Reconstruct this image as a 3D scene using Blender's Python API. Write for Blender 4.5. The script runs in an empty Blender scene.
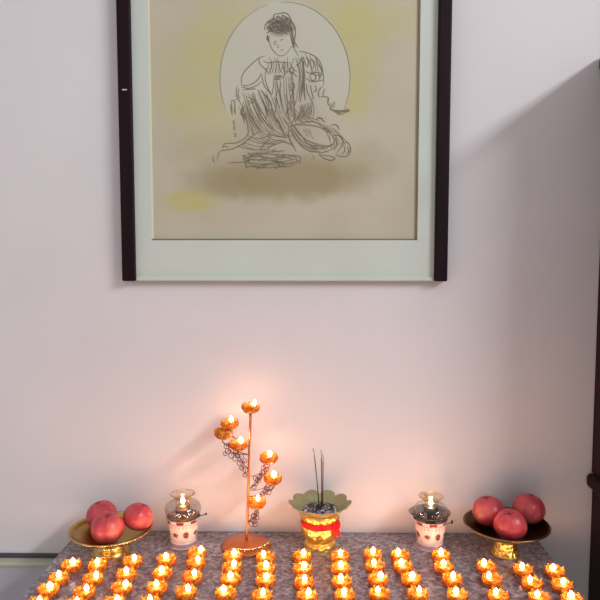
import bpy, bmesh, math, random
from mathutils import Vector, Matrix
random.seed(7)
sc = bpy.context.scene
COL = sc.collection
PI = math.pi
rad = math.radians

# ------------------------------------------------------------------ camera
F = 650.0
CAM = Vector((0.0, -1.67, 1.5506))
ROT = Matrix.Rotation(rad(1.06), 3, 'Z') @ Matrix.Rotation(rad(90 - 4.6), 3, 'X')
cam_d = bpy.data.cameras.new('camera')
cam_d.sensor_width = 36.0
cam_d.lens = F / 600.0 * 36.0
cam_d.clip_start = 0.01
cam = bpy.data.objects.new('camera', cam_d)
COL.objects.link(cam)
cam.matrix_world = Matrix.Translation(CAM) @ ROT.to_4x4()
sc.camera = cam
TOP = 0.80                      # height of the altar top

def ray(px, py):
    return ROT @ Vector(((px - 300) / F, (300 - py) / F, -1.0))
def at(px, py, Y=0.0):          # world point on the vertical plane at depth Y
    d = ray(px, py)
    return CAM + d * ((Y - CAM.y) / d.y)
def on(px, py, Z=TOP):          # world point on a horizontal plane
    d = ray(px, py)
    return CAM + d * ((Z - CAM.z) / d.z)

# ------------------------------------------------------------------ colours and materials
def lin(c):
    c /= 255.0
    return c / 12.92 if c <= 0.04045 else ((c + 0.055) / 1.055) ** 2.4
def rgb(r, g, b, k=1.0):
    return (min(lin(r) * k, .95), min(lin(g) * k, .95), min(lin(b) * k, .95), 1.0)

class NT:
    def __init__(s, name):
        s.m = bpy.data.materials.new(name); s.m.use_nodes = True
        s.t = s.m.node_tree; s.n = s.t.nodes; s.l = s.t.links
        s.b = s.n['Principled BSDF']; s.out = s.n['Material Output']
    def node(s, kind, **kw):
        nd = s.n.new(kind)
        for k, v in kw.items(): setattr(nd, k, v)
        return nd
    def link(s, a, b): s.l.new(a, b)
    def coord(s, which='Object'):
        if not hasattr(s, 'tc'): s.tc = s.node('ShaderNodeTexCoord')
        return s.tc.outputs[which]
    def noise(s, scale, detail=4, rough=.55, vec=None, dist=0):
        nd = s.node('ShaderNodeTexNoise')
        nd.inputs['Scale'].default_value = scale; nd.inputs['Detail'].default_value = detail
        nd.inputs['Roughness'].default_value = rough; nd.inputs['Distortion'].default_value = dist
        s.link(vec or s.coord(), nd.inputs['Vector']); return nd.outputs['Fac']
    def voro(s, scale, vec=None, feature='F1', out='Distance'):
        nd = s.node('ShaderNodeTexVoronoi'); nd.feature = feature
        nd.inputs['Scale'].default_value = scale
        s.link(vec or s.coord(), nd.inputs['Vector']); return nd.outputs[out]
    def ramp(s, fac, *stops):
        nd = s.node('ShaderNodeValToRGB'); e = nd.color_ramp.elements
        while len(e) < len(stops): e.new(.5)
        for el, (p, c) in zip(e, stops):
            el.position = p; el.color = c if len(c) == 4 else (*c, 1)
        s.link(fac, nd.inputs['Fac']); return nd.outputs['Color']
    def mix(s, fac, a, b, mode='MIX'):
        nd = s.node('ShaderNodeMix', data_type='RGBA', blend_type=mode)
        for sock, v in ((nd.inputs[0], fac), (nd.inputs[6], a), (nd.inputs[7], b)):
            if isinstance(v, (int, float, tuple)): sock.default_value = v
            else: s.link(v, sock)
        return nd.outputs[2]
    def math(s, op, a, b=0.0, c=None):
        nd = s.node('ShaderNodeMath', operation=op)
        for i, v in enumerate((a, b, c)):
            if v is None: continue
            if isinstance(v, (int, float)): nd.inputs[i].default_value = v
            else: s.link(v, nd.inputs[i])
        return nd.outputs[0]
    def bump(s, h, strength=.2, dist=.002):
        nd = s.node('ShaderNodeBump'); nd.inputs['Strength'].default_value = strength
        nd.inputs['Distance'].default_value = dist
        s.link(h, nd.inputs['Height']); s.link(nd.outputs[0], s.b.inputs['Normal'])
    def set(s, color=None, rough=None, metal=None, spec=None, **kw):
        if color is not None:
            if isinstance(color, tuple): s.b.inputs['Base Color'].default_value = color
            else: s.link(color, s.b.inputs['Base Color'])
        if rough is not None: s.b.inputs['Roughness'].default_value = rough
        if metal is not None: s.b.inputs['Metallic'].default_value = metal
        if spec is not None: s.b.inputs['Specular IOR Level'].default_value = spec
        for k, v in kw.items(): s.b.inputs[k].default_value = v
        return s

M = {}
K = 1.22
def simple(name, col, rough=.5, metal=0, var=.12, scale=30, spec=.5, bump=0):
    t = NT(name)
    dark = tuple(c * (1 - var) for c in col[:3]) + (1,)
    lite = tuple(min(1, c * (1 + var)) for c in col[:3]) + (1,)
    n = t.noise(scale)
    t.set(t.ramp(n, (.35, dark), (.65, lite)), rough, metal, spec)
    if bump: t.bump(n, bump)
    M[name] = t.m
    return t

# plaster wall
t = NT('wall_paint'); n = t.noise(2.2, 3)
t.set(t.ramp(n, (.3, rgb(194, 186, 185, K)), (.7, rgb(199, 191, 190, K))), .85, spec=.2)
t.bump(t.noise(90, 5), .06, .001); M['wall'] = t.m
simple('floor_tile', rgb(150, 140, 132), .4, scale=3)
simple('dark_trim', rgb(72, 66, 76), .5, scale=8)
simple('olive_trim', rgb(176, 172, 152), .45, var=.06, scale=9)
simple('grey_panel', rgb(178, 171, 178), .6, var=.04, scale=6)
# dark wood
def wood(name, a, b, rough=.55, sc_=(40, 40, 3)):
    t = NT(name)
    mp = t.node('ShaderNodeMapping'); mp.inputs['Scale'].default_value = sc_
    t.link(t.coord(), mp.inputs['Vector'])
    n = t.noise(1.0, 6, .6, mp.outputs[0], .6)
    t.set(t.ramp(n, (.3, a), (.7, b)), rough, spec=.12); M[name] = t.m
wood('frame_wood', rgb(22, 8, 14), rgb(34, 14, 20), .5)
wood('cabinet_wood', rgb(30, 9, 12), rgb(48, 17, 20), .5)
wood('table_wood', rgb(56, 32, 26), rgb(84, 50, 40), .4)
# granite
t = NT('granite')
v = t.voro(130, out='Color'); sep = t.node('ShaderNodeSeparateColor'); t.link(v, sep.inputs[0])
n1 = t.noise(85, 6, .75); n2 = t.noise(9, 3)
c1 = t.ramp(n1, (.38, rgb(62, 52, 58)), (.5, rgb(128, 112, 118)), (.61, rgb(208, 196, 198)))
c2 = t.ramp(sep.outputs[0], (.0, rgb(62, 52, 58)), (.5, rgb(122, 106, 112)), (.92, rgb(196, 184, 186)))
c = t.mix(.5, c1, c2)
c = t.mix(t.math('MULTIPLY', n2, .35), c, rgb(92, 80, 84))
t.set(c, .28, spec=.45); M['granite'] = t.m

M_gold = simple('gold', rgb(196, 164, 96), .26, 1, .1, 40)
M_gold.bump(M_gold.noise(60, 2), .12, .002)
t = simple('embossed_gold', rgb(240, 196, 96), .34, 1, .12, 60)
t.bump(t.voro(115), .75, .0035)
simple('copper', rgb(206, 128, 84), .38, 1, .1, 30)
simple('bright_gilt', rgb(250, 216, 140), .2, 1, .08, 60)
simple('copper_wire', rgb(122, 74, 58), .45, 1, .1, 60)
simple('brass', rgb(200, 160, 90), .3, 1, .12, 80)
simple('tarnished_gold', rgb(120, 98, 66), .3, 1, .12, 30)
simple('khaki_rim', rgb(160, 154, 112), .36, .5, .08, 40)
simple('red_cloth', rgb(206, 24, 32), .7, 0, .2, 70, .2, .2)
simple('stem_brown', rgb(62, 40, 28), .7)
simple('black_metal', rgb(40, 34, 32), .4)
simple('incense', rgb(92, 62, 56), .8)
simple('ash_grey', rgb(150, 142, 140), .9)
simple('stub_red', rgb(72, 38, 44), .8)
simple('mat_board', rgb(179, 182, 172, K), .8, 0, .03, 4, .2)
simple('brown_bevel_shade', rgb(120, 108, 84), .7, 0, .06, 8, .2)  # brown paints in the shade on the right and lower mat bevel
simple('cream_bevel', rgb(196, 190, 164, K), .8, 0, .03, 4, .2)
simple('ink', rgb(126, 114, 98), .8, 0, .15, 50, .1)
simple('ink_dark', rgb(112, 101, 88), .8, 0, .15, 50, .1)
simple('white_fleck', rgb(210, 205, 205), .6)
# ash bed
t = NT('ash_bed'); v = t.voro(230, out='Color'); sp = t.node('ShaderNodeSeparateColor'); t.link(v, sp.inputs[0])
t.set(t.ramp(sp.outputs[0], (.0, rgb(40, 34, 40)), (.4, rgb(84, 74, 80)), (.65, rgb(130, 122, 126)), (.85, rgb(206, 200, 202))), .9, spec=.1)
t.bump(t.noise(140), .8, .004); M['ash_bed'] = t.m
# porcelain with small red-brown motif bands
t = NT('porcelain')
so = t.node('ShaderNodeSeparateXYZ'); t.link(t.coord(), so.inputs[0])
ang = t.math('ARCTAN2', so.outputs[1], so.outputs[0])
def band(z0, z1):
    a = t.math('GREATER_THAN', so.outputs[2], z0); b = t.math('LESS_THAN', so.outputs[2], z1)
    return t.math('MULTIPLY', a, b)
zz = t.math('MULTIPLY', t.math('SUBTRACT', so.outputs[2], .036), 1 / .0095)
ww = t.math('SINE', t.math('MULTIPLY', ang, 4.0))
flower = t.math('ADD', t.math('MULTIPLY', zz, zz), t.math('MULTIPLY', t.math('SUBTRACT', 1.0, ww), 2.6))
flower = t.math('ADD', flower, t.math('MULTIPLY', t.noise(330, 3), 3.2))
zs = t.math('MULTIPLY', t.math('SUBTRACT', so.outputs[2], .036), 1 / .007)
leafy = t.math('ADD', t.math('MULTIPLY', zs, zs), t.math('MULTIPLY', t.math('ADD', 1.0, ww), 1.9))
leafy = t.math('ADD', leafy, t.math('MULTIPLY', t.noise(360, 3), 3.2))
belly = t.math('MAXIMUM', t.math('LESS_THAN', flower, 2.5), t.math('LESS_THAN', leafy, 2.25))
dots = t.math('MULTIPLY', t.math('GREATER_THAN', t.math('SINE', t.math('MULTIPLY', ang, 7)), .0), band(.0640, .0722))
tassel = t.math('MULTIPLY', t.math('GREATER_THAN', t.math('SINE', t.math('MULTIPLY', ang, 26)), .2), band(.053, .0595))
line = t.math('ADD', band(.0615, .0635), band(.0045, .0115))
hue = t.mix(t.noise(70), rgb(136, 52, 44), rgb(78, 66, 60))
c = t.mix(belly, rgb(206, 184, 176), hue)
c = t.mix(dots, c, rgb(128, 40, 34)); c = t.mix(t.math('MULTIPLY', tassel, .55), c, rgb(170, 96, 80))
c = t.mix(t.math('MULTIPLY', line, .75), c, rgb(112, 78, 96))
t.set(c, .2, spec=.5); M['porcelain'] = t.m
# apple
t = NT('apple_skin')
so = t.node('ShaderNodeSeparateXYZ'); t.link(t.coord(), so.inputs[0])
mp = t.node('ShaderNodeMapping'); mp.inputs['Scale'].default_value = (60, 60, 12); t.link(t.coord(), mp.inputs['Vector'])
n = t.noise(1.0, 5, .6, mp.outputs[0], .4)
c = t.ramp(n, (.3, rgb(164, 44, 56)), (.55, rgb(186, 62, 70)), (.78, rgb(198, 88, 86)))
pat = t.ramp(t.noise(14, 2), (.52, (0, 0, 0)), (.72, (1, 1, 1)))
c = t.mix(t.math('MULTIPLY', pat, .55), c, rgb(206, 132, 100))
fl = t.math('LESS_THAN', t.voro(260), .16)
c = t.mix(t.math('MULTIPLY', fl, .4), c, rgb(226, 170, 146))
t.set(c, .36, spec=.45); M['apple'] = t.m
# amber translucent lotus cup
t = NT('amber_cup')
n = t.noise(170, 3, .55)
c = t.ramp(n, (.36, rgb(200, 96, 12)), (.52, rgb(238, 152, 40)), (.66, rgb(255, 206, 104)))
tr = t.node('ShaderNodeBsdfTranslucent'); t.link(c, tr.inputs[0])
t.set(c, .22, spec=.6)
mx = t.node('ShaderNodeMixShader'); mx.inputs[0].default_value = .5
t.link(t.b.outputs[0], mx.inputs[1]); t.link(tr.outputs[0], mx.inputs[2]); t.link(mx.outputs[0], t.out.inputs[0])
t.bump(t.voro(220), .5, .002); M['amber'] = t.m
# butter wax
t = NT('wax'); n = t.noise(90, 2)
t.set(t.ramp(n, (.3, rgb(196, 92, 20)), (.7, rgb(214, 112, 34))), .5, spec=.2); M['wax'] = t.m
# flame
t = NT('flame')
em = t.node('ShaderNodeEmission'); em.inputs[0].default_value = (1.0, .47, .16, 1); em.inputs[1].default_value = 95
nz = t.noise(40); em.inputs[0].default_value = (1.0, .47, .16, 1)
t.link(t.ramp(nz, (.3, (1, .53, .31)), (.7, (1, .58, .36))), em.inputs[0])
t.link(em.outputs[0], t.out.inputs[0]); M['flame'] = t.m
FLAME = em
# thin glass
def glass(name, tint, k=.12):
    t = NT(name)
    trn = t.node('ShaderNodeBsdfTransparent'); gl = t.node('ShaderNodeBsdfGlossy')
    gl.inputs['Roughness'].default_value = .06
    t.link(t.ramp(t.noise(25), (.3, tint), (.7, tuple(min(1, c * 1.04) for c in tint[:3]))), trn.inputs[0])
    lw = t.node('ShaderNodeLayerWeight'); lw.inputs[0].default_value = .35
    f = t.math('ADD', t.math('MULTIPLY', lw.outputs['Facing'], .55), k)
    mx = t.node('ShaderNodeMixShader'); t.link(f, mx.inputs[0])
    t.link(trn.outputs[0], mx.inputs[1]); t.link(gl.outputs[0], mx.inputs[2]); t.link(mx.outputs[0], t.out.inputs[0])
    M[name] = t.m
glass('clear_glass', (.90, .88, .85, 1), .05)
glass('smoky_glass', (.80, .77, .73, 1), .10)
glass('dark_glass', (.42, .39, .37, 1), .10)
glass('amber_glass', (.92, .78, .58, 1), .14)

# ------------------------------------------------------------------ mesh helpers
class MB:
    def __init__(s): s.v = []; s.f = []; s.smooth = []
    def add(s, vs, fs, smooth=True):
        o = len(s.v); s.v += [tuple(v) for v in vs]
        s.f += [tuple(i + o for i in f) for f in fs]; s.smooth += [smooth] * len(fs)
        return s
    def box(s, a, b, bevel=0.0):
        bm = bmesh.new(); bmesh.ops.create_cube(bm, size=1)
        c = [(a[i] + b[i]) / 2 for i in range(3)]; d = [abs(b[i] - a[i]) for i in range(3)]
        for v in bm.verts: v.co = Vector((c[i] + v.co[i] * d[i] for i in range(3)))
        if bevel: bmesh.ops.bevel(bm, geom=bm.edges[:], offset=bevel, segments=3, profile=.5, affect='EDGES')
        return s.bm(bm, False)
    def bm(s, bm, smooth=True):
        bm.verts.index_update()
        s.add([v.co for v in bm.verts], [[v.index for v in f.verts] for f in bm.faces], smooth); bm.free(); return s
    def lathe(s, prof, seg=48, fn=None, org=(0, 0, 0), caps=(False, False)):
        vs = []; fs = []
        for i, (r, z) in enumerate(prof):
            for k in range(seg):
                a = 2 * PI * k / seg
                rr, zz = fn(i, r, z, a) if fn else (r, z)
                vs.append((org[0] + rr * math.cos(a), org[1] + rr * math.sin(a), org[2] + zz))
        for i in range(len(prof) - 1):
            for k in range(seg):
                k2 = (k + 1) % seg
                fs.append((i * seg + k, i * seg + k2, (i + 1) * seg + k2, (i + 1) * seg + k))
        if caps[0]: fs.append(tuple(range(seg - 1, -1, -1)))
        if caps[1]: fs.append(tuple((len(prof) - 1) * seg + k for k in range(seg)))
        return s.add(vs, fs)
    def tube(s, pts, r, seg=8, closed=False):
        pts = [Vector(p) for p in pts]; n = len(pts)
        rs = r if isinstance(r, (list, tuple)) else [r] * n
        vs = []; fs = []; up = None
        for i, p in enumerate(pts):
            if closed: t_ = pts[(i + 1) % n] - pts[i - 1]
            else: t_ = pts[min(i + 1, n - 1)] - pts[max(i - 1, 0)]
            t_.normalize()
            if up is None:
                up = Vector((0, 0, 1)) if abs(t_.z) < .9 else Vector((0, 1, 0))
            x = t_.cross(up).normalized(); up = x.cross(t_).normalized()
            for k in range(seg):
                a = 2 * PI * k / seg
                vs.append(p + (x * math.cos(a) + up * math.sin(a)) * rs[i])
        for i in range(n if closed else n - 1):
            j = (i + 1) % n
            for k in range(seg):
                k2 = (k + 1) % seg
                fs.append((i * seg + k, i * seg + k2, j * seg + k2, j * seg + k))
        if not closed:
            fs.append(tuple(range(seg - 1, -1, -1))); fs.append(tuple((n - 1) * seg + k for k in range(seg)))
        return s.add(vs, fs)
    def build(s, name, mat, parent=None, loc=None, recalc=True):
        me = bpy.data.meshes.new(name); me.from_pydata(s.v, [], s.f); me.update()
        me.polygons.foreach_set('use_smooth', s.smooth)
        if recalc:
            bm = bmesh.new(); bm.from_mesh(me); bmesh.ops.recalc_face_normals(bm, faces=bm.faces[:]); bm.to_mesh(me); bm.free()
        me.materials.append(M[mat] if isinstance(mat, str) else mat)
        o = bpy.data.objects.new(name, me); COL.objects.link(o)
        if parent: o.parent = parent
        if loc is not None: o.location = loc
        return o

def smooth_line(pts, n=6):      # Catmull-Rom through points
    pts = [Vector(p) for p in pts]
    if len(pts) < 3: return pts
    P = [pts[0] * 2 - pts[1]] + pts + [pts[-1] * 2 - pts[-2]]
    out = []
    for i in range(1, len(P) - 2):
        a, b, c, d = P[i - 1:i + 3]
        for k in range(n):
            u = k / n
            out.append(.5 * ((2 * b) + (c - a) * u + (2 * a - 5 * b + 4 * c - d) * u * u + (3 * b - a - 3 * c + d) * u ** 3))
    out.append(pts[-1]); return out

def smooth_prof(prof, n=4):
    return [(max(p.x, 0.0002), p.y) for p in smooth_line([Vector((r, z)) for r, z in prof], n)]

def empty(name, loc, label, cat, group=None, rz=0):
    o = bpy.data.objects.new(name, None); COL.objects.link(o)
    o.location = loc; o.rotation_euler = (0, 0, rz); o.empty_display_size = .02
    return tag(o, label, cat, group)
def tag(o, label, cat, group=None, kind=None):
    o['label'] = label; o['category'] = cat
    if group: o['group'] = group
    if kind: o['kind'] = kind
    return o
def struct(o, label=None):
    o['kind'] = 'structure'
    if label: o['label'] = label
    return o

# ------------------------------------------------------------------ the room
struct(MB().box((-2.6, 0, 0), (2.6, .12, 2.9)).build('wall_back', 'wall'))
struct(MB().box((-2.6, -3.4, -.05), (2.6, .12, 0)).build('floor', 'floor_tile'))
zl0 = at(30, 557).z; zl1 = at(30, 552.8).z
x_end = at(85, 557).x
struct(MB().box((-2.6, -.006, zl0 - .004), (x_end, 0, zl1), .001).build('trim_1', 'dark_trim'))
yl = on(30, 563.5, zl0).y
struct(MB().box((-2.6, yl, zl0 - .011), (x_end + .02, -.0, zl0), .003).build('trim_2', 'olive_trim'))
struct(MB().box((-2.6, yl + .004, .0), (x_end + .02, 0, zl0 - .011)).build('wall_lower', 'grey_panel'))

# ------------------------------------------------------------------ dark wood cabinet on the right
xc = at(596.3, 310).x; xl = at(590.5, 505).x
z_led = at(586, 478).z; z_top = at(600, 57).z
CD = -.40; CW = 1.0
cab = empty('wooden_cabinet', ((xc + CW / 2), CD / 2, 0), 'tall dark wooden cabinet with a ledge, standing against the wall at the right edge', 'cabinet')
def cb(mb, name): 
    o = mb.build(name, 'cabinet_wood'); o.parent = cab; o.location = -cab.location; return o
cb(MB().box((xl, CD, 0), (xc + CW, -.004, z_led - .02), .004), 'lower_body')
cb(MB().box((xc, CD + .04, z_led + .018), (xc + CW, -.004, z_top - .035), .004), 'upper_body')
cb(MB().box((at(584.5, 478).x, CD - .022, z_led - .02), (xc + CW, -.004, z_led + .018), .012), 'ledge')
cb(MB().box((at(597.8, 57).x, CD + .01, z_top - .035), (xc + CW, -.004, z_top), .008), 'cornice')
for i in range(2):
    x0 = xl + .03 + i * (CW / 2 - .01)
    cb(MB().box((x0, CD - .012, .08), (x0 + CW / 2 - .05, CD, z_led - .06), .004), 'door')
    cb(MB().box((x0, CD + .028, z_led + .05), (x0 + CW / 2 - .05, CD + .04, z_top - .07), .004), 'door')

# ------------------------------------------------------------------ altar table
bl = on(78, 531.3); br = on(531.5, 531.3); fl_ = on(20, 600); fr = on(582, 600)
YB = -.004; YF = -.40
def edge_x(a, b, y): return a.x + (b.x - a.x) * (y - a.y) / (b.y - a.y)
xs = [edge_x(bl, fl_, YB), edge_x(br, fr, YB), edge_x(br, fr, YF), edge_x(bl, fl_, YF)]
tab = empty('altar_table', ((xs[0] + xs[1]) / 2, YF / 2, 0), 'grey speckled granite altar table set against the wall', 'table')
bm = bmesh.new()
vs = [bm.verts.new((x, y, TOP - .035)) for x, y in zip(xs, (YB, YB, YF, YF))]
f = bm.faces.new(vs); r = bmesh.ops.extrude_face_region(bm, geom=[f])
for e in r['geom']:
    if isinstance(e, bmesh.types.BMVert): e.co.z = TOP
vert_e = [e for e in bm.edges if abs(e.verts[0].co.z - e.verts[1].co.z) > .01]
bmesh.ops.bevel(bm, geom=vert_e, offset=.012, segments=4, profile=.5, affect='EDGES')
def tb(mb, name, mat):
    o = mb.build(name, mat); o.parent = tab; o.location = -tab.location; return o
tb(MB().bm(bm, False), 'table_top', 'granite')
ax0, ax1 = xs[0] + .05, xs[1] - .05
ap = MB()
ap.box((ax0 + .05, YF + .05, TOP - .12), (ax1 - .05, YF + .07, TOP - .035))
ap.box((ax0 + .05, -.11, TOP - .12), (ax1 - .05, -.09, TOP - .035))
tb(ap, 'apron', 'table_wood')
for x in (ax0 + .03, ax1 - .03):
    for y in (YF + .06, -.10):
        tb(MB().box((x - .03, y - .03, 0), (x + .03, y + .03, TOP - .035), .004), 'leg', 'table_wood')

# ------------------------------------------------------------------ framed picture
YM = -.016                       # front of the mat board
def P(px, py, Y=YM): return at(px, py, Y)
xo0 = P(121.3, 250, -.03).x; xo1 = P(448.0, 250, -.03).x
xi0 = P(134.3, 250, -.03).x; xi1 = P(435.2, 250, -.03).x
zb = P(285, 281).z; zt = P(285, -118).z
pic = empty('framed_picture', ((xo0 + xo1) / 2, -.001, zb), 'ink drawing of a seated robed figure before a pale halo in dark wooden frame', 'picture')
def pb(mb, name, mat, parent=None, recalc=True):
    o = mb.build(name, mat, recalc=recalc); o.parent = parent or pic
    if not parent: o.location = -pic.location
    return o
fm = MB()
fm.box((xo0, -.032, zb), (xi0, -.002, zt + .045), .004)
fm.box((xi1, -.032, zb), (xo1, -.002, zt + .045), .004)
fm.box((xi0, -.030, zt), (xi1, -.002, zt + .045), .004)
frame = pb(fm, 'frame', 'frame_wood')
pb(MB().box((xi0, -.022, zb), (xi1, -.002, zb + .010), .003), 'bottom_rail', 'mat_board')['label'] = 'pale bottom rail'
q = P(124.5, 89.8, -.0325)
pb(MB().box((q.x - .006, -.0335, q.z - .0012), (q.x + .006, -.0318, q.z + .0016), .0006), 'nail', 'white_fleck')
# mat with a window, paper set back behind it
pl, pr_ = P(152, 240).x, P(417.3, 240).x
pbm = P(285, 240.2).z; ptp = zt - .042
mt = MB()
mt.box((xi0, YM, zb), (pl, -.004, zt)); mt.box((pr_, YM, zb), (xi1, -.004, zt))
mt.box((pl, YM, zb), (pr_, -.004, pbm)); mt.box((pl, YM, ptp), (pr_, -.004, zt))
pb(mt, 'mat_board', 'mat_board')
YP = YM + .006
w = .0035
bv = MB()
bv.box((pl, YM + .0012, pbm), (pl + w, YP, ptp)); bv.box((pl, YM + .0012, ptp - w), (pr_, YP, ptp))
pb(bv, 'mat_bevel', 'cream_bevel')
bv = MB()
bv.box((pr_ - w * 1.1, YM + .0012, pbm), (pr_, YP, ptp)); bv.box((pl, YM + .0012, pbm), (pr_, YP, pbm + w))  # right and lower bevel sides, shade put into their colour
pb(bv, 'mat_bevel_shaded', 'brown_bevel_shade')['label'] = 'right and lower mat bevel with its shade painted in brown'

# paper: washes of yellow and brown, pale disc behind the figure
hc = P(285, 82, YP); hr = (P(350, 82, YP).x - P(220.5, 82, YP).x) / 2
t = NT('painted_paper')
co = t.coord()
def blot(cx, cy, rx, ry, soft=1.0, nz=.5, seed=0, amt=1.0):
    c = P(cx, cy, YP); e = P(cx + rx, cy, YP); g = P(cx, cy + ry, YP)
    mp = t.node('ShaderNodeMapping', vector_type='POINT')
    sx = 1 / abs(e.x - c.x); sz = 1 / abs(g.z - c.z)
    mp.inputs['Scale'].default_value = (sx, 0, sz)
    mp.inputs['Location'].default_value = (-c.x * sx, 0, -c.z * sz)
    t.link(co, mp.inputs['Vector'])
    ln = t.node('ShaderNodeVectorMath', operation='LENGTH'); t.link(mp.outputs[0], ln.inputs[0])
    mp2 = t.node('ShaderNodeMapping'); mp2.inputs['Location'].default_value = (seed, seed, 0); t.link(co, mp2.inputs['Vector'])
    d = t.math('ADD', ln.outputs['Value'], t.math('MULTIPLY', t.math('SUBTRACT', t.noise(14, 4, .6, mp2.outputs[0]), .5), nz * 2))
    mr = t.node('ShaderNodeMapRange', interpolation_type='SMOOTHSTEP')
    t.link(d, mr.inputs[0]); mr.inputs[1].default_value = 1 + soft / 2; mr.inputs[2].default_value = 1 - soft / 2
    mr.inputs[3].default_value = 0; mr.inputs[4].default_value = amt
    return mr.outputs[0]
base = t.ramp(t.noise(5, 4), (.3, rgb(165, 155, 134, K)), (.7, rgb(174, 164, 144, K)))
c = base
for a in ((205, 88, 45, 60, 1.1, .5, 1, .42), (232, 38, 40, 40, 1.1, .4, 2, .42), (190, 104, 26, 16, 1.2, .4, 3, .28),
          (352, 52, 26, 56, 1.1, .45, 4, .6), (335, 22, 50, 22, 1.2, .4, 5, .38), (385, 20, 40, 18, 1.4, .4, 6, .32), (358, 100, 14, 18, 1.2, .4, 12, .4)):
    c = t.mix(blot(*a), c, rgb(168, 160, 104, K))
c = t.mix(blot(190, 201, 26, 11, 1.1, .4, 7, .65), c, rgb(166, 158, 86, K))
for a in ((282, 178, 76, 22, .9, .45, 8, .85), (235, 182, 45, 14, 1.2, .4, 9, .5), (350, 165, 40, 20, 1.3, .5, 10, .4), (215, 152, 45, 20, 1.3, .5, 11, .22)):
    c = t.mix(blot(*a), c, rgb(138, 123, 90, K))
disc = blot(285, 78, 65, 76, .03, 0, 0, 1.0)
low = t.node('ShaderNodeSeparateXYZ'); t.link(co, low.inputs[0])
cutm = t.node('ShaderNodeMapRange', interpolation_type='SMOOTHSTEP'); t.link(low.outputs[2], cutm.inputs[0])
cutm.inputs[1].default_value = P(285, 135, YP).z; cutm.inputs[2].default_value = P(285, 88, YP).z; cut = cutm.outputs[0]
c = t.mix(t.math('MULTIPLY', disc, t.math('MULTIPLY', cut, .9)), c, rgb(173, 168, 152, K))
c = t.mix(blot(268, 135, 34, 34, .8, .3, 15, .5), c, rgb(152, 142, 124, K)); c = t.mix(blot(300, 115, 26, 44, .8, .3, 16, .4), c, rgb(152, 142, 124, K)); c = t.mix(blot(279.5, 26.5, 13, 10, .5, .25, 17, .75), c, rgb(120, 110, 98, K))
t.set(c, .75, spec=.2); M['paper'] = t.m
paper = pb(MB().box((pl, YP, pbm), (pr_, -.0045, ptp)), 'paper', 'paper')

# ink lines, as narrow ribbons lying on the paper
ink = MB(); inkd = MB()
NST = [0]
def stroke(crop, pts, wpx=.95, mb=None, wob=True):
    ox, oy, s = crop; NST[0] += 1
    mb = mb or ink
    P2 = [Vector((ox + x * s, oy + y * s, 0)) for x, y in pts]
    L = smooth_line(P2, 5) if len(P2) > 2 else P2
    n = len(L); vs = []; fs = []
    for i, p in enumerate(L):
        d = L[min(i + 1, n - 1)] - L[max(i - 1, 0)]
        d = d.normalized() if d.length else Vector((1, 0, 0))
        nn = Vector((-d.y, d.x, 0))
        u = i / max(1, n - 1)
        ww = wpx * .74 * (.55 + .75 * math.sin(PI * min(1, max(0, u))) ** .6) * .5
        for sg in (-1, 1):
            w_ = P(p.x + nn.x * ww * sg, p.y + nn.y * ww * sg, YP); w_.y = YP - .0003 - NST[0] * 3e-6; vs.append(w_)
    for i in range(n - 1): fs.append((2 * i, 2 * i + 1, 2 * i + 3, 2 * i + 2))
    mb.add(vs, fs, False)
A = (200, 0, 170 / 600); B = (240, 0, 80 / 600); Cc = (225, 50, 70 / 600); D = (280, 50, 70 / 600); E = (205, 105, 80 / 600); Fc = (275, 105, 80 / 600)
# halo outline
arc = []
for k in range(0, 61):
    a = rad(205 - k * (230 / 60.0)); arc.append((285 + 65 * math.cos(a), 78 - 76 * math.sin(a)))
stroke((0, 0, 1), arc[:27], .6); stroke((0, 0, 1), arc[29:], .7)
# hair
for pts in ([(185, 225), (190, 190), (215, 160), (255, 150)], [(250, 145), (255, 112), (300, 100), (345, 98), (375, 130), (392, 175)],
            [(195, 250), (240, 232), (290, 228), (340, 245), (365, 260)], [(392, 175), (412, 200), (415, 260), (405, 320), (400, 350)],
            [(200, 215), (240, 180), (285, 170), (310, 190)], [(210, 240), (250, 205), (300, 200), (340, 215)], [(265, 150), (285, 120), (305, 140)],
            [(310, 150), (322, 112), (345, 150), (335, 175)], [(345, 150), (370, 140), (380, 180)], [(355, 200), (385, 215), (395, 260)],
            [(300, 190), (340, 180), (380, 195)], [(375, 250), (385, 290), (392, 330)], [(240, 170), (270, 160), (300, 165)]):
    stroke(B, pts, 1.0, inkd)
for k in range(26):
    a = random.uniform(0, 2 * PI); r_ = random.uniform(.2, 1)
    x, y = 290 + 92 * r_ * math.cos(a), 190 + 55 * r_ * math.sin(a)
    stroke(B, [(x, y), (x + random.uniform(6, 20), y - random.uniform(4, 16)), (x + random.uniform(20, 40), y + random.uniform(-8, 14))], .9, inkd)
for pts in ([(208, 262), (205, 290), (222, 318)], [(205, 265), (212, 295), (216, 312)]): stroke(B, pts, 1.6, inkd)
# face and neck
for pts in ([(222, 262), (218, 300), (232, 350), (262, 395), (305, 420), (350, 400), (382, 350)], [(250, 335), (262, 330), (276, 322)], [(300, 305), (312, 298), (325, 292)],
            [(288, 330), (284, 352), (294, 358)], [(302, 378), (314, 374), (326, 376)], [(250, 322), (264, 312), (280, 308)], [(395, 345), (415, 380), (440, 420)]):
    stroke(B, pts, .75)
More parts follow.
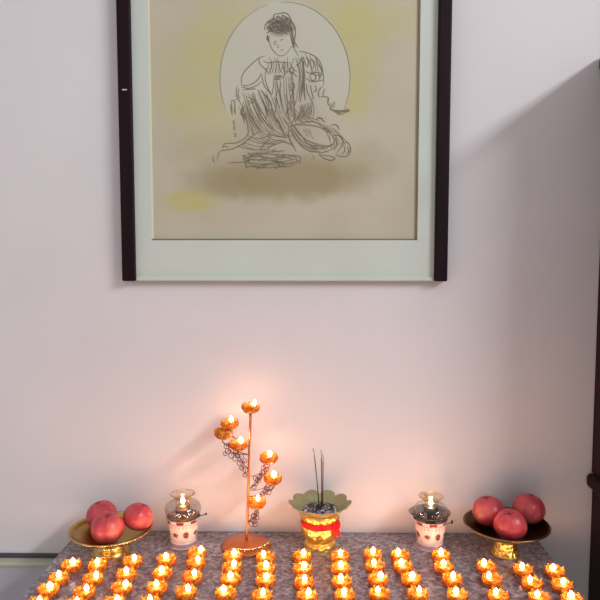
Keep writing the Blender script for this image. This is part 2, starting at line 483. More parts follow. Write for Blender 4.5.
# near shoulder and arm
for pts in ([(335, 55), (300, 65), (240, 110), (180, 170), (145, 230), (140, 300)], [(140, 300), (190, 305), (250, 280), (295, 235), (305, 200)],
            [(140, 315), (200, 328), (270, 305), (310, 270)], [(290, 75), (300, 120), (340, 160), (375, 200)], [(330, 95), (375, 110), (430, 100), (500, 105), (560, 110)],
            [(355, 150), (345, 250), (370, 330), (400, 380), (415, 310), (420, 240)], [(315, 200), (325, 270), (345, 320), (395, 380)]):
    stroke(Cc, pts, .95)
for k in range(9):
    x = 365 + k * 24
    stroke(Cc, [(x, 105), (x + 8, 140), (x - 6, 175), (x + 10, 205)], .6)
# necklace and sash
for k in range(7):
    x, y = 430 + (k % 4) * 16, 215 + (k // 4) * 22
    stroke(Cc, [(x, y), (x + 14, y + 8), (x, y + 18), (x - 10, y + 8), (x, y)], .7)
# knee and lower folds, left
for pts in ([(105, 310), (95, 360), (105, 410), (125, 440), (135, 470)], [(120, 330), (112, 380), (130, 420)], [(55, 440), (60, 500), (62, 550)], [(50, 435), (80, 440), (85, 490), (90, 540)], [(55, 435), (105, 425)],
            [(150, 340), (240, 335), (265, 330)], [(250, 370), (262, 440), (300, 510), (350, 580)], [(280, 340), (320, 420), (345, 500), (360, 560)],
            [(320, 350), (370, 440), (380, 520)], [(180, 400), (230, 420), (240, 460), (195, 430)], [(150, 480), (135, 540), (170, 590)], [(160, 440), (150, 500), (185, 560)],
            [(225, 380), (270, 470), (300, 560)], [(300, 340), (360, 400), (400, 470), (390, 560)], [(420, 400), (440, 480), (420, 560)], [(440, 260), (450, 340), (440, 420), (470, 500)],
            [(480, 280), (470, 360), (490, 440)], [(520, 380), (540, 470), (520, 560)], [(560, 300), (580, 360), (560, 420), (590, 470)]):
    stroke(Cc, pts, .9)
# far shoulder, arm and hand
for pts in ([(160, 10), (220, 20), (290, 50), (335, 90), (360, 150), (372, 220), (375, 300)], [(200, 60), (215, 110), (230, 140)], [(225, 60), (245, 110), (235, 150)], [(260, 70), (290, 110), (285, 160)],
            [(300, 60), (330, 120), (365, 190)], [(220, 185), (260, 200), (320, 190), (365, 215)], [(225, 240), (270, 270), (330, 265), (375, 255)],
            [(255, 225), (275, 205), (300, 215), (305, 250), (275, 260), (255, 225)], [(310, 225), (330, 210), (345, 235), (325, 260)], [(225, 290), (235, 360), (270, 430), (290, 480)],
            [(260, 300), (275, 370), (290, 430)], [(305, 300), (310, 350), (290, 350)], [(365, 310), (335, 345), (330, 390), (345, 405)], [(345, 400), (410, 405), (415, 450)], [(385, 330), (370, 370), (372, 400)],
            [(410, 410), (412, 460), (425, 480)], [(440, 450), (430, 500), (445, 490), (460, 450)], [(470, 440), (462, 500)], [(470, 530), (500, 545), (545, 520), (600, 515)], [(480, 540), (520, 555), (570, 530), (600, 525)],
            [(185, 60), (200, 200), (190, 330), (175, 450)], [(200, 100), (212, 230), (205, 350), (215, 430)], [(130, 140), (170, 110), (185, 60)]):
    stroke(D, pts, .95)
for pts in ([(80, 170), (110, 150), (120, 190), (90, 200), (80, 170)], [(20, 130), (40, 200), (20, 250)], [(40, 210), (80, 180), (150, 230)], [(95, 200), (90, 270)], [(80, 300), (110, 280), (125, 320), (95, 350), (75, 310)],
            [(60, 420), (90, 480), (60, 540)], [(100, 400), (130, 460), (90, 540)]):
    stroke(D, pts, .9)
for k in range(8):
    stroke(D, [(140 + k * 16, 600 - k * 6), (170 + k * 15, 540 - k * 8), (185 + k * 12, 470 - k * 4)], .5)
# left trailing robe, foot
for pts in ([(320, 170), (325, 210), (290, 255), (230, 285), (150, 290), (130, 330)], [(345, 160), (360, 230), (310, 270), (240, 315), (180, 335), (110, 350), (90, 420)],
            [(420, 190), (340, 245), (280, 300)], [(130, 320), (150, 310), (180, 320)], [(65, 380), (62, 410), (72, 432)], [(110, 350), (98, 390)], [(170, 435), (240, 430), (330, 425)],
            [(190, 0), (200, 50), (205, 75)], [(225, 0), (222, 40), (228, 70)], [(275, 50), (290, 110), (300, 140)], [(300, 0), (280, 50), (310, 110)],
            [(280, 380), (310, 390), (335, 420), (300, 410), (280, 380)], [(320, 350), (350, 380), (390, 370)], [(300, 420), (310, 470), (330, 460)], [(340, 450), (400, 460), (460, 450)], [(385, 480), (420, 470), (465, 460)],
            [(490, 440), (530, 415), (560, 440), (545, 470), (510, 465)], [(460, 370), (480, 320), (530, 295), (600, 270)], [(500, 340), (540, 350), (600, 340)], [(400, 420), (440, 400), (520, 400)],
            [(410, 340), (440, 300), (500, 230)], [(360, 245), (420, 250), (470, 230)], [(470, 215), (490, 225), (475, 235), (470, 215)], [(430, 100), (480, 160), (520, 200)], [(330, 60), (370, 130), (420, 200)],
            [(360, 0), (400, 90), (430, 140)], [(400, 0), (420, 80), (460, 130)], [(450, 0), (470, 60), (455, 110)], [(540, 100), (560, 150), (590, 220)], [(500, 20), (520, 90), (545, 130)],
            [(380, 360), (420, 380), (440, 400)], [(520, 375), (560, 385), (600, 380)], [(560, 420), (590, 440), (600, 470)]):
    stroke(E, pts, .9)
for k in range(10):
    stroke(E, [(320 + k * 20, 395 - k * 3), (345 + k * 20, 375 - k * 4), (350 + k * 20, 350 - k * 2)], .7)
# right knee and looping hem
for pts in ([(120, 165), (200, 135), (290, 125), (370, 170), (415, 215)], [(130, 150), (230, 150), (330, 165), (400, 205)], [(150, 165), (200, 230), (250, 290), (340, 310), (420, 300), (450, 270)],
            [(120, 175), (160, 260), (230, 330), (330, 355), (400, 345), (450, 310)], [(80, 200), (130, 290), (160, 350)], [(100, 180), (110, 260), (150, 330)], [(210, 180), (250, 240)], [(230, 180), (290, 255)],
            [(250, 180), (275, 215)], [(420, 150), (460, 150), (485, 185)], [(410, 215), (415, 260)], [(440, 225), (500, 240), (505, 300), (460, 360)], [(455, 240), (465, 300), (440, 340)],
            [(510, 290), (545, 280), (568, 330), (545, 380), (490, 385), (455, 370)], [(515, 300), (525, 340), (500, 370)], [(330, 370), (420, 385), (450, 400), (420, 415), (370, 400), (330, 370)], [(540, 310), (555, 340), (535, 365)],
            [(0, 300), (60, 275), (130, 300)], [(0, 370), (80, 375), (150, 380)], [(0, 395), (70, 390), (140, 410)], [(150, 380), (190, 390), (185, 440)], [(155, 390), (170, 430)], [(0, 425), (35, 435), (20, 470), (0, 475)],
            [(300, 110), (340, 100), (375, 130)], [(310, 90), (360, 100)], [(20, 100), (60, 190), (80, 240)], [(60, 90), (90, 140), (110, 165)], [(100, 130), (130, 155), (110, 165)], [(290, 375), (290, 410)], [(245, 290), (300, 325), (380, 320), (440, 295)],
            [(140, 0), (150, 80), (130, 140)], [(100, 10), (95, 60), (115, 120)]):
    stroke(Fc, pts, .9)
for k in range(7):
    stroke(Fc, [(150 + k * 22, 125 - k * 3), (185 + k * 18, 80 - k * 6), (195 + k * 16, 10)], .55)
stroke((0, 0, 1), [(330, 109.5), (340, 111), (349, 109.5)], 1.4); stroke((0, 0, 1), [(332, 110.5), (341, 112), (349, 110)], 1.2)
# finer folds filling the robe
def fan(a0, a1, b0, b1, c0, c1, n, w_=.5):
    for k in range(n):
        u = k / (n - 1)
        pt = [(p[0] + (q_[0] - p[0]) * u + random.uniform(-5, 5), p[1] + (q_[1] - p[1]) * u + random.uniform(-5, 5)) for p, q_ in ((a0, a1), (b0, b1), (c0, c1))]
        stroke(A, pt, w_)
fan((150, 330), (240, 320), (175, 390), (270, 380), (215, 450), (300, 460), 10)
fan((140, 380), (170, 350), (160, 420), (190, 420), (175, 480), (230, 470), 6)
fan((265, 290), (330, 250), (270, 340), (335, 330), (290, 400), (330, 400), 8)
fan((340, 200), (365, 200), (350, 270), (372, 280), (335, 360), (370, 350), 5)
fan((300, 400), (360, 370), (320, 420), (380, 410), (330, 440), (420, 430), 7)
fan((310, 450), (330, 440), (350, 510), (380, 490), (400, 545), (470, 520), 6)
fan((420, 430), (470, 450), (450, 470), (500, 480), (470, 520), (525, 510), 6)
fan((200, 470), (240, 440), (230, 500), (280, 470), (280, 500), (330, 480), 6)
fan((130, 520), (170, 480), (180, 530), (220, 500), (240, 530), (270, 510), 5)
fan((150, 550), (160, 580), (210, 545), (230, 590), (270, 550), (290, 590), 7)
fan((250, 560), (270, 590), (300, 550), (320, 585), (345, 550), (350, 575), 6)
fan((240, 205), (330, 205), (255, 230), (325, 235), (245, 262), (345, 255), 6)
fan((375, 190), (415, 220), (385, 230), (425, 250), (395, 260), (430, 275), 5)
fan((235, 95), (300, 60), (260, 110), (325, 80), (290, 115), (335, 110), 9, 1.0)
fan((320, 110), (330, 100), (325, 140), (335, 140), (330, 165), (342, 165), 4, .9)
dr = pb(ink, 'ink_drawing', 'ink', paper, False)
pb(inkd, 'hair_ink', 'ink_dark', paper, False)
ins = MB()
for k, (x, y) in enumerate(((234, 122.5), (234.4, 128), (235.6, 135))):
    for d in range(3):
        stroke((0, 0, 1), [(x - .9, y - 1.6 + d * 1.5), (x + .9, y - 1.3 + d * 1.5)], .9, ins)
    stroke((0, 0, 1), [(x, y - 2), (x + .2, y + 2)], .9, ins)
pb(ins, 'inscription', 'ink_dark', paper, False)

# ------------------------------------------------------------------ lotus candle (one kind, many copies)
ORD = ['first', 'second', 'third', 'fourth', 'fifth', 'sixth', 'seventh', 'eighth', 'ninth', 'tenth', 'eleventh', 'twelfth', 'thirteenth', 'fourteenth', 'fifteenth']
CR = .0222
def lotus_parts():
    mb = MB()
    H = .0200
    def fn(i, r, z, a):
        u = min(1, max(0, z / H)); lob = abs(math.cos(4 * a))
        return r * (1 + .12 * u * (lob - .45)), z + (.003 * u * (lob - .5) if z > .009 else 0)
    prof = smooth_prof([(.0005, .001), (.015, 0), (.0190, .001), (.0215, .005), (CR, .010), (CR, .0155), (.0203, H)], 3)
    inner = smooth_prof([(.0190, H - .0003), (.0195, .014), (.0185, .009), (.015, .005), (.0005, .0045)], 2)
    mb.lathe(prof + inner, 48, fn)
    for k in range(16):         # two staggered rings of small petals on the side
        a = 2 * PI * (k + .5) / 16
        lowr = k % 2
        vs = []; fs = []
        for i in range(5):
            u = i / 4
            hw = (.0085 if lowr else .0066) * math.sin(PI * (.18 + .80 * u)) ** .8
            r_ = .0195 + (.0052 if lowr else .0040) * math.sin(u * PI * .62); z_ = .002 + (.0125 if lowr else .0215) * u
            for j in range(3):
                b = a + (j - 1) * hw / r_
                f_ = 1.03 if j == 1 else 1
                vs.append((r_ * math.cos(b) * f_, r_ * math.sin(b) * f_, z_))
        for i in range(4):
            for j in range(2): fs.append((i * 3 + j, i * 3 + j + 1, i * 3 + j + 4, i * 3 + j + 3))
        mb.add(vs, fs)
    wx = MB().lathe(smooth_prof([(.0185, .0125), (.010, .0132), (.002, .0136), (.0003, .0138)], 2), 24)
    fl = MB().lathe(smooth_prof([(.0003, .0165), (.0036, .0185), (.0054, .0220), (.0047, .0258), (.0024, .0295), (.0003, .0325)], 3), 14)
    return mb, wx, fl
mb_, wx_, fl_mb = lotus_parts()
proto = empty('lotus_candle', (0, 0, 0), 'x', 'candle')
p_c = mb_.build('cup', 'amber', proto); p_w = wx_.build('wax', 'wax', proto); p_f = fl_mb.build('flame', 'flame', proto)
first = [True]
def lotus(loc, label, group, flame_tilt=0, lit=True, rz=0, tilt=0):
    if first[0]:
        r = proto; ps = [p_c, p_w, p_f]; first[0] = False
    else:
        r = proto.copy(); COL.objects.link(r); ps = []
        for ch in (p_c, p_w, p_f):
            if ch is p_f and not lit: continue
            c_ = ch.copy(); COL.objects.link(c_); c_.parent = r; ps.append(c_)
    r.location = loc; r.rotation_euler = (0, 0, rz); r.scale = (.95, .95, .95); r['label'] = label; r['group'] = group
    if lit:
        f_ = ps[-1]; s_ = random.uniform(.85, 1.2)
        f_.scale = (s_, s_, 1); f_.location = Matrix.Rotation(-rz, 3, 'Z') @ Vector((flame_tilt, 0, 0))
    return r

cols = [
 [(71, 567, 2), (58.5, 580, .5), (48.5, 591.5, 1.5), (37.5, 606, 2)],
 [(97.5, 567, 0), (93, 580.5, 3), (84.5, 594, 2), (75, 607, 2)],
 [(132.5, 563, 2), (126.5, 576, 0), (121.5, 589.5, 4), (114, 605, 3)],
 [(167, 561.5, -1), (162.5, 575, -.5), (157.5, 589.5, -1), (150, 605, 0)],
 [(197, 554.5, 4), (196, 564.5, 2), (192.5, 578.5, 2), (186, 594, 2)],
 [(232.5, 558, 2), (232, 569, 2), (231, 581, -.5), (226, 595, -2)],
 [(265.5, 559, -2), (265.5, 570, .5), (265.5, 582, 1), (262, 598, 1)],
 [(302, 558, 1.5), (302.5, 570.5, 1.5), (304, 584, .5), (307, 598, 1.5)],
 [(340, 558, .5), (340.5, 570, .5), (342, 583.5, -1), (345, 597.5, -1)],
 [(373, 556, 0), (375, 567.5, -1), (378, 581, 2.5), (379.5, 596, -1.5)],
 [(400, 557, -2), (403, 568, -1.5), (411, 581, 1), (417.5, 596, 1.5)],
 [(441, 557, 0), (443.5, 568.5, 0), (452, 581, 1), (457.5, 597, -1.5)],
 [(486.5, 568, -2.5), (492, 581, -3), (498, 598, -2)],
 [(523, 571.5, -1), (532, 585, -2), (539.5, 600, -2)],
 [(555, 573, -2), (562, 587, 1), (572, 601, -1)],
]
place = []
for ci, col in enumerate(cols):
    for ri, (x, y, off) in enumerate(col):
        p = on(x, y, TOP + .009); p.z = TOP
        place.append([p, ci, ri, off / 400])
for it in range(60):            # keep neighbours from touching
    for i in range(len(place)):
        for j in range(i + 1, len(place)):
            d = place[j][0] - place[i][0]
            if d.length < 0.0455:
                push = d.normalized() * (0.0455 - d.length) / 2
                place[i][0] -= push; place[j][0] += push
for p, ci, ri, off in place:
    side = f'{ORD[ci]} column from the left' if ci < 8 else (f'{ORD[14 - ci]} column from the right' if ci < 14 else 'outermost right column')
    n_in = len(cols[ci])
    pos = 'back one' if ri == 0 else ('front one' if ri == n_in - 1 else f'{ORD[ri]} from the back')
    lotus(p, f'lit orange lotus candle, {pos} in the {side}', 'lit lotus candles in rows on the altar', off, True, random.uniform(0, 1))

# ------------------------------------------------------------------ branching candle stand
sb = on(246.5, 546)
YS = sb.y
st = empty('candle_stand', sb, 'tall copper branching candle stand with round base and wire filigree', 'candle stand')
def L(px, py, dy=0.0): return at(px, py, YS + dy) - sb
ptop = L(250.6, 413.5)
def bfn(i, r, z, a): return r * (1 + (.03 * math.cos(14 * a) if i > 1 and r > .055 else 0)), z
MB().lathe([(.0005, 0), (.060, 0), (.063, .002), (.062, .005), (.050, .0085), (.020, .012), (.006, .016), (.0005, .017)], 84, bfn).build('base', 'copper', st)
lf = MB()
for k in range(13):             # curled gilt leaves lying on the front rim
    a = rad(-112 + k * 8.5); r_ = .0570
    c_ = Vector((r_ * math.cos(a), r_ * math.sin(a), .0095))
    pts = []
    tn = Vector((-math.sin(a), math.cos(a), 0)) * (1 if k % 2 else -1)
    for j in range(12):         # a scroll standing on the rim, leaning outwards
        u = j / 11; b = -1.2 + u * 5.6; q_ = .0082 * (1 - .70 * u)
        pts.append(c_ + tn * (math.cos(b) * q_) + Vector((math.cos(a) * .3, math.sin(a) * .3, .95)) * (math.sin(b) * q_ + .0062))
    lf.tube(pts, .0017, 6)
lf.build('gilt_leaves', 'bright_gilt', st)['label'] = 'bright gilt curled leaves along the front rim'
pole_pts = [Vector((0, 0, .01)), ptop * .5 + Vector((0, 0, .002)), ptop]
MB().tube(smooth_line(pole_pts, 6), .0034, 12).build('pole', 'copper', st)
def polept(py):
    z = L(250, py).z; u = (z - .01) / (ptop.z - .01); return Vector((ptop.x * u, ptop.y * u, z))
tree = [  # px, py of cup centre, depth offset, pole row of the branch, flame offset, lit, words
 (251.5, 409, 0, None, 4, True, 'lit orange lotus candle at the very top of the copper stand'),
 (229.5, 424.5, .03, 447, 2, True, 'lit orange lotus candle highest on the left branches of the copper stand'),
 (223.6, 434, -.022, 455, 0, False, 'unlit orange lotus candle farthest left on the copper stand'),
 (238.5, 445.5, -.018, 470, 2.5, True, 'lit orange lotus candle close to the pole, lowest left branch of the stand'),
 (268.7, 459, .01, 490, 1, True, 'lit orange lotus candle highest on the right branches of the copper stand'),
 (272.8, 479.5, -.01, 497, 1, True, 'lit orange lotus candle farthest right on the copper stand'),
 (256.6, 503.5, -.03, 522, 1.5, True, 'lit orange lotus candle lowest on the copper stand, above its base'),
]
for i, (px, py, dy, prow, fo, lit, lab) in enumerate(tree):
    c_ = L(px, py + 3.4, dy)     # underside of the cup
    if prow is None:
        c_ = ptop + Vector((0, 0, .004))
        br = MB().lathe(smooth_prof([(.0005, -.004), (.004, -.005), (.009, -.002), (.0135, -.0008), (.0005, -.0006)], 2), 20, None, c_)
    else:
        a = polept(prow); m1 = a.lerp(c_, .5) + Vector((0, 0, -.012))
        e_ = c_ + Vector((0, 0, -.003))
        br = MB().tube(smooth_line([a, m1, e_ + Vector(((c_.x - a.x) * .02, 0, -.010)), e_], 6), .0014, 8)
        br.lathe([(.0005, -.003), (.0135, -.0018), (.0138, -.0006), (.0005, -.0006)], 20, None, c_)
    br.build('branch', 'copper_wire', st)
    lotus(sb + c_, lab, 'lotus candles on the copper stand', fo / 400, lit, .3 * i)
def ring(mb, c_, r_, ax, n=14, w=.0010):
    u = Vector((math.cos(ax), math.sin(ax), 0)); v = Vector((0, 0, 1))
    mb.tube([c_ + (u * math.cos(2 * PI * k / n) + v * math.sin(2 * PI * k / n)) * r_ for k in range(n)], w, 5, True)
G = (210, 395, 80 / 600)
clusters = [
 ([(125, 385), (113, 440), (152, 405), (160, 455), (195, 430), (188, 476), (235, 462), (150, 372), (222, 510), (262, 495), (238, 548), (268, 560), (262, 600), (205, 452), (135, 420)], -.012),
 ([(400, 545), (425, 560), (405, 575), (418, 535), (385, 600), (360, 640), (340, 625), (372, 615), (345, 665), (330, 690), (392, 580)], .004),
 ([(395, 740), (420, 700), (438, 728), (415, 725), (452, 700), (432, 690)], .0),
 ([(330, 905), (345, 890), (352, 920), (318, 935), (335, 945), (312, 965), (338, 970), (350, 880)], -.008),
]
for pts, dy in clusters:
    mb = MB(); prev = None
    for k, (x, y) in enumerate(pts):
        c_ = L(210 + x * G[2], 395 + y * G[2], dy + random.uniform(-.004, .004))
        ring(mb, c_, random.uniform(.0050, .0070), random.uniform(-.5, .5))
        if prev is not None: mb.tube([prev, (prev + c_) / 2 + Vector((0, .001, .001)), c_], .0006, 5)
        prev = c_
    py_ = 395 + pts[-1][1] * G[2]
    mb.tube(smooth_line([prev, (prev + polept(py_ + 4)) / 2 + Vector((0, 0, -.002)), polept(py_ + 4)], 4), .0008, 5)
    mb.build('filigree', 'copper_wire', st)

# ------------------------------------------------------------------ incense burner
ib = on(320, 545.5)
bu = empty('incense_burner', ib, 'embossed gold incense burner with scalloped rim and red ribbon, on the altar', 'incense burner')
MB().lathe(smooth_prof([(.0005, .001), (.036, 0), (.0395, .002), (.0385, .010), (.033, .015), (.034, .021), (.043, .029), (.0475, .040), (.0475, .053), (.0455, .060),
                        (.0455, .070), (.049, .076), (.049, .086), (.044, .090)], 4), 64).build('bowl', 'embossed_gold', bu)
def rfn(i, r, z, a):
    u = max(0, (r - .050) / .027); lob = abs(math.cos(5 * a)) ** .6
    return r * (1 + .17 * u * (lob - .62)), z + .010 * u * (lob - .6) 
up_ = smooth_prof([(.044, .089), (.050, .094), (.062, .101), (.0715, .109), (.0750, .111)], 4)
dn_ = smooth_prof([(.0742, .1125), (.070, .111), (.060, .104), (.051, .096), (.047, .094)], 4)
MB().lathe(up_ + dn_, 120, rfn).build('scalloped_rim', 'khaki_rim', bu)['label'] = 'pale khaki rim of rounded petals'
rb = MB().lathe([(.0458, .0575), (.0478, .058), (.0484, .064), (.0478, .071), (.0458, .0715)], 64).build('ribbon', 'red_cloth', bu)
rb['label'] = 'red ribbon tied round the bowl'
bw = MB()
kc = Vector((.046 * math.cos(rad(-38)), .046 * math.sin(rad(-38)), .064)); tg = Vector((math.sin(rad(38)), math.cos(rad(38)), 0)); nr = Vector((math.cos(rad(-38)), math.sin(rad(-38)), 0))
bm = bmesh.new(); bmesh.ops.create_uvsphere(bm, u_segments=12, v_segments=8, radius=.006)
for v in bm.verts: v.co += kc + nr * .004
bw.bm(bm)
for sgn in (-1, 1):
    for k in range(2):
        pts = [kc + nr * .005 + tg * sgn * .014 * math.sin(u * PI) * (1 if k == 0 else .8) + Vector((0, 0, (.012 * math.sin(u * 2 * PI) * .6 + (.004 if k else -.001)))) for u in [j / 10 for j in range(11)]]
        bw.tube(pts, .0024, 6)
    pts = [kc + nr * .004, kc + nr * .007 + tg * sgn * .006 + Vector((0, 0, -.012)), kc + nr * .008 + tg * sgn * .009 + Vector((0, 0, -.026))]
    bw.tube(smooth_line(pts, 5), [.0022] * 5 + [.003] * 6, 6)
bw.build('bow', 'red_cloth', rb)
ash = MB().lathe(smooth_prof([(.0455, .0885), (.044, .0925), (.030, .0965), (.014, .0985), (.0005, .099)], 3), 48, lambda i, r, z, a: (r, z + .0012 * math.sin(7 * a + i) * (r < .044))).build('incense_ash', 'ash_bed', None, ib)
tag(ash, 'dark grey ash bed inside the gold incense burner', 'ash', None, 'stuff')
sbm = MB()
for k in range(60):
    a = random.uniform(0, 2 * PI); r_ = .038 * math.sqrt(random.random())
    b = Vector((r_ * math.cos(a), r_ * math.sin(a), .0955)); h_ = random.uniform(.004, .022) * (1.2 - r_ / .05)
    sbm.tube([b, b + Vector((random.uniform(-.006, .006), random.uniform(-.006, .006), h_))], .0007, 5)
o = sbm.build('incense_stubs', 'stub_red', None, ib); tag(o, 'burnt down dark red incense stubs standing in the ash', 'incense stubs', None, 'stuff')
for k, (bx, by, dx, dz, dyy, lab) in enumerate((
    (-.002, .002, -.0145, .152, .004, 'leaning incense stick in the gold burner, leftmost of the three'),
    (.004, -.002, -.001, .150, .002, 'upright incense stick in the gold burner, tallest in the middle'),
    (.0065, .003, 0.001, .136, .004, 'thin incense stick in the gold burner, right of the other two'))):
    o = empty('incense_stick', ib + Vector((bx, by, .097)), lab, 'incense stick', 'incense sticks in the burner')
    MB().tube([(0, 0, -.002), (dx * .45, dyy * .5, dz * .5), (dx * .85, dyy, dz * .86)], .0013, 8).build('stick', 'incense', o)
    MB().tube(smooth_line([(dx * .85, dyy, dz * .86), (dx * .95, dyy, dz * .95), (dx * 1.0 - .002, dyy, dz)], 4), .0012, 8).build('ash_tip', 'ash_grey', o)

# ------------------------------------------------------------------ porcelain oil lamps with glass globes
def oil_lamp(px, py, label, dish, knob_px):
    b = on(px, py)
    o = empty('oil_lamp', b, label, 'oil lamp', 'porcelain oil lamps with glass globes')
    def sfn(i, r, z, a): return r * (1 + (.025 * math.cos(12 * a) if z > .074 else 0)), z + (.0016 * math.cos(12 * a) if z > .074 else 0)
    prof = smooth_prof([(.0005, .0012), (.034, 0), (.0385, .001), (.0385, .0045), (.0355, .0085), (.0320, .0135), (.0325, .020), (.0355, .034), (.0380, .050), (.0390, .0600), (.0405, .0670), (.0440, .0735)], 4)
    inn = smooth_prof([(.0425, .0732), (.0395, .066), (.0370, .055), (.032, .036), (.0005, .034)], 3)
    MB().lathe(prof + inn, 72, sfn).build('porcelain_cup', 'porcelain', o)
    if dish: g = [(.002, .056), (.030, .060), (.036, .070), (.0405, .0785), (.0425, .090), (.040, .101), (.031, .109), (.0215, .113)]
    else: g = [(.002, .056), (.028, .060), (.034, .068), (.0425, .080), (.0455, .091), (.0430, .102), (.033, .110), (.0225, .115)]
    MB().lathe(smooth_prof(g, 4), 56).build('glass_globe', 'clear_glass' if dish else 'smoky_glass', o)
    if dish:
        MB().lathe(smooth_prof([(.030, .0735), (.041, .079), (.0480, .086), (.0500, .0885), (.0478, .0875), (.040, .0815), (.030, .077)], 3), 56,
                   lambda i, r, z, a: (r * (1 + .10 * max(0, math.cos(a - PI)) ** 8 * (r > .045)), z)).build('glass_dish', 'dark_glass', o)
    # wick holder rising through the globe to the glowing neck
    MB().lathe(smooth_prof([(.0005, .0345), (.014, .0345), (.014, .060), (.0100, .066), (.0095, .084), (.0175, .090), (.0185, .098), (.0150, .1020), (.0005, .1015)], 3), 36).build('wick_holder', 'black_metal' if dish else 'brass', o)
    zf = .1030
    MB().lathe(smooth_prof([(.0003, zf), (.0035, zf + .003), (.0052, zf + .008), (.0042, zf + .013), (.0003, zf + .021)], 3), 14).build('flame', 'flame', o)
    zn = g[-1][1]; rn = g[-1][0]
    lip = smooth_prof([(rn, zn), (rn - .0015, zn + .006), (rn + .001, zn + .009), (.0265, zn + .0135), (.0300, zn + .0155)], 4)
    MB().lathe(lip, 48).build('glass_neck', 'amber_glass', o)
    zr = zn + .0155; rr = .0300
    hb = MB()
    hb.tube([(rr * math.cos(a), rr * math.sin(a), zr) for a in [2 * PI * k / 40 for k in range(40)]], .0010, 6, True)
    if dish: hb.tube([(-.012, -rr * .9, zr), (-.014, -rr * .9, zr + .006), (-.013, -rr * .85, zr + .012)], [.0022, .0022, .0034], 8)
    else: hb.tube([(rr * .3, -rr * .9, zr - .014), (rr * .75, -rr * .7, zr), (rr * 1.05, -rr * .5, zr + .007)], [.0018, .0024, .002], 8)
    hb.build('lip_ring', 'brass', o)
    kp = at(knob_px[0], knob_px[1], b.y) - b
    kb = MB()
    if not dish: kb.tube([(.041, 0, .072), (.05, 0, kp.z - .003), kp], .0013, 8)
    else: kb.tube([(.038, 0, .055), (.050, 0, .060), kp], .0009, 8)
    bm = bmesh.new(); bmesh.ops.create_uvsphere(bm, u_segments=12, v_segments=8, radius=.0036)
    for v in bm.verts: v.co = Vector((v.co.x * .8, v.co.y * .8, v.co.z * (1.5 if dish else 1))) + kp
    kb.bm(bm)
    kb.build('wick_knob', 'black_metal', o)
    return o
oil_lamp(183.5, 543.5, 'patterned porcelain oil lamp beside the left apple dish, with a round glass globe', False, (206, 514))
oil_lamp(430, 545.5, 'patterned porcelain oil lamp beside the right apple dish, with dark glass dish around it', True, (452, 522))

# ------------------------------------------------------------------ fruit dishes and apples
def dish(px, py, R_, zr, foot, name, label, mat_d, mat_f):
    b = on(px, py)
    o = empty(name, b, label, 'fruit dish', 'gold footed fruit dishes')
    zc = zr - .024
    MB().lathe(smooth_prof([(foot * .6, zc - .003), (R_ * .55, zc + .001), (R_ * .85, zc + .011), (R_, zr - .002), (R_ + .003, zr), (R_ + .0015, zr + .0025), (R_ - .003, zr + .001), (R_ * .85, zc + .015), (R_ * .55, zc + .005), (.0005, zc + .002)], 3), 96).build('plate', mat_d, o)
    MB().lathe(smooth_prof([(.0005, .001), (foot * .98, 0), (foot, .002), (foot * .96, .006), (foot * .8, zc * .45), (foot * .78, zc * .7), (foot * .95, zc - .002), (foot * .6, zc - .001)], 4), 64).build('foot', mat_f, o)
    def surf(r_):
        pts = [(0, zc + .002), (R_ * .55, zc + .005), (R_ * .85, zc + .015), (R_, zr + .002)]
        for (a, za), (c_, zc_) in zip(pts, pts[1:]):
            if r_ <= c_: return za + (zc_ - za) * (r_ - a) / (c_ - a)
        return zr
    return b, surf
def apple_mesh(R_):
    prof = []
    for k in range(25):
        th = PI * k / 24
        r_ = math.sin(th) * (1 + .05 * math.cos(th)); z_ = -math.cos(th) * .93
        z_ -= .30 * math.exp(-(r_ / .24) ** 2) if z_ > 0 else -.18 * math.exp(-(r_ / .22) ** 2)
        prof.append((max(r_ * R_, .0001), z_ * R_))
    return prof
def apple(pos, R_, label, tilt, rz, group):
    o = empty('apple', pos, label, 'apple', group)
    o.rotation_euler = (tilt[0], tilt[1], rz)
    MB().lathe(apple_mesh(R_), 48, lambda i, r, z, a: (r * (1 + .018 * math.cos(5 * a) + .02 * math.cos(2 * a + 1)), z)).build('flesh', 'apple', o)
    MB().tube(smooth_line([(0, 0, R_ * .60), (.001, 0, R_ * .80), (.003, .001, R_ * .90)], 4), .0010, 8).build('stem', 'stem_brown', o)
    return o
def seat(b, surf, lx, ly, R_):   # lowest height at which a ball of radius R_ rests in the dish
    z = 0
    for i in range(-10, 11):
        for j in range(-10, 11):
            dx, dy = i / 10 * R_, j / 10 * R_; q2 = dx * dx + dy * dy
            if q2 < R_ * R_:
                r_ = math.hypot(lx + dx, ly + dy)
                if r_ < .115: z = max(z, surf(r_) + math.sqrt(R_ * R_ - q2) * .96)
    return b + Vector((lx, ly, z + .0006))
b, s_ = dish(111.5, 550.5, .0985, .057, .045, 'fruit_dish', 'gold footed fruit dish holding three apples, at the left end of the altar', 'gold', 'gold')
g1 = 'apples on the left dish'
apple(seat(b, s_, .004, -.038, .0395), .0395, 'red apple at the front of the left gold dish', (.10, -.05), .4, g1)
apple(seat(b, s_, -.034, .034, .039), .039, 'red and yellowish apple at the back of the left gold dish', (-.25, .1), 2.0, g1)
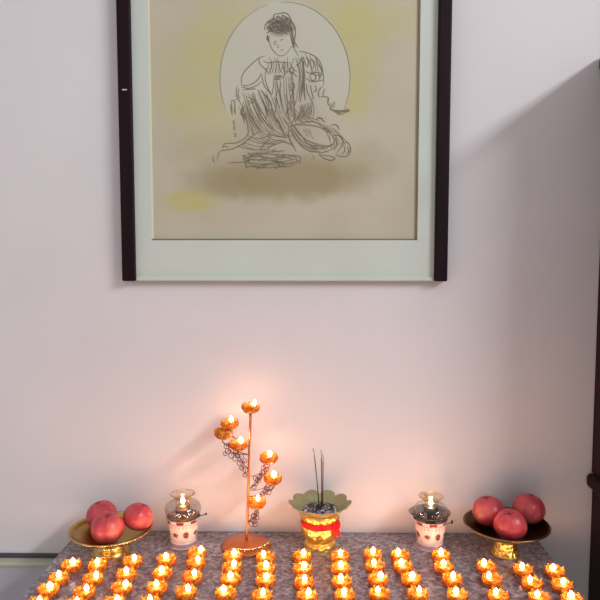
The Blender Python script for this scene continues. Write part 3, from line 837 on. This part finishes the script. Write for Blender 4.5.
apple(seat(b, s_, .0655, .012, .0365) + Vector((0, 0, .0025)), .0365, 'deep red apple on the right side of the left gold dish', (.25, .35), 1.1, g1)
b, s_ = dish(505.5, 553, .1005, .075, .033, 'fruit_dish', 'dark gold footed fruit dish holding three apples, at the right end of the altar', 'tarnished_gold', 'embossed_gold')
g2 = 'apples on the right dish'
apple(seat(b, s_, -.004, -.044, .0380), .0380, 'bright red apple at the front of the right dish, nearest the candles', (-.15, .1), 3.0, g2)
apple(seat(b, s_, -.036, .030, .0400), .0400, 'large red apple at the back left of the right dish', (.1, -.15), 5.1, g2)
apple(seat(b, s_, .0625, .026, .0395) + Vector((0, 0, .0025)), .0395, 'dark red apple at the back right of the right dish', (.12, .25), .9, g2)

# ------------------------------------------------------------------ light
def area(name, loc, target, sx, sy, energy, color):
    d = bpy.data.lights.new(name, 'AREA'); d.shape = 'RECTANGLE'; d.size = sx; d.size_y = sy; d.energy = energy; d.color = color
    o = bpy.data.objects.new(name, d); COL.objects.link(o); o.location = loc
    o.rotation_euler = (Vector(target) - Vector(loc)).to_track_quat('-Z', 'Y').to_euler(); return o
win = area('window_daylight', (2.55, -2.6, 3.27), (0, -2.6, 3.2), 2.0, .30, 92, (.86, .94, 1.0))
win.rotation_euler = (Vector((-1, .75, -.55))).to_track_quat('-Z', 'Y').to_euler()
ax_z = Vector((1, 0, .35)).normalized(); ax_x = Vector((0, 1, 0)); ax_y = ax_z.cross(ax_x)
win.rotation_euler = Matrix((ax_x, ax_y, ax_z)).transposed().to_euler()
wd = bpy.data.worlds.new('daylight'); sc.world = wd; wd.use_nodes = True
bg = wd.node_tree.nodes['Background']; bg.inputs[0].default_value = (.95, .93, .97, 1); bg.inputs[1].default_value = .52
FLAME.inputs[1].default_value = 62

sc.view_settings.view_transform = 'Standard'; sc.view_settings.look = 'None'
sc.view_settings.gamma = 1; sc.view_settings.use_curve_mapping = False
sc.view_settings.exposure = 0.36
sc.cycles.sample_clamp_indirect = 4.0
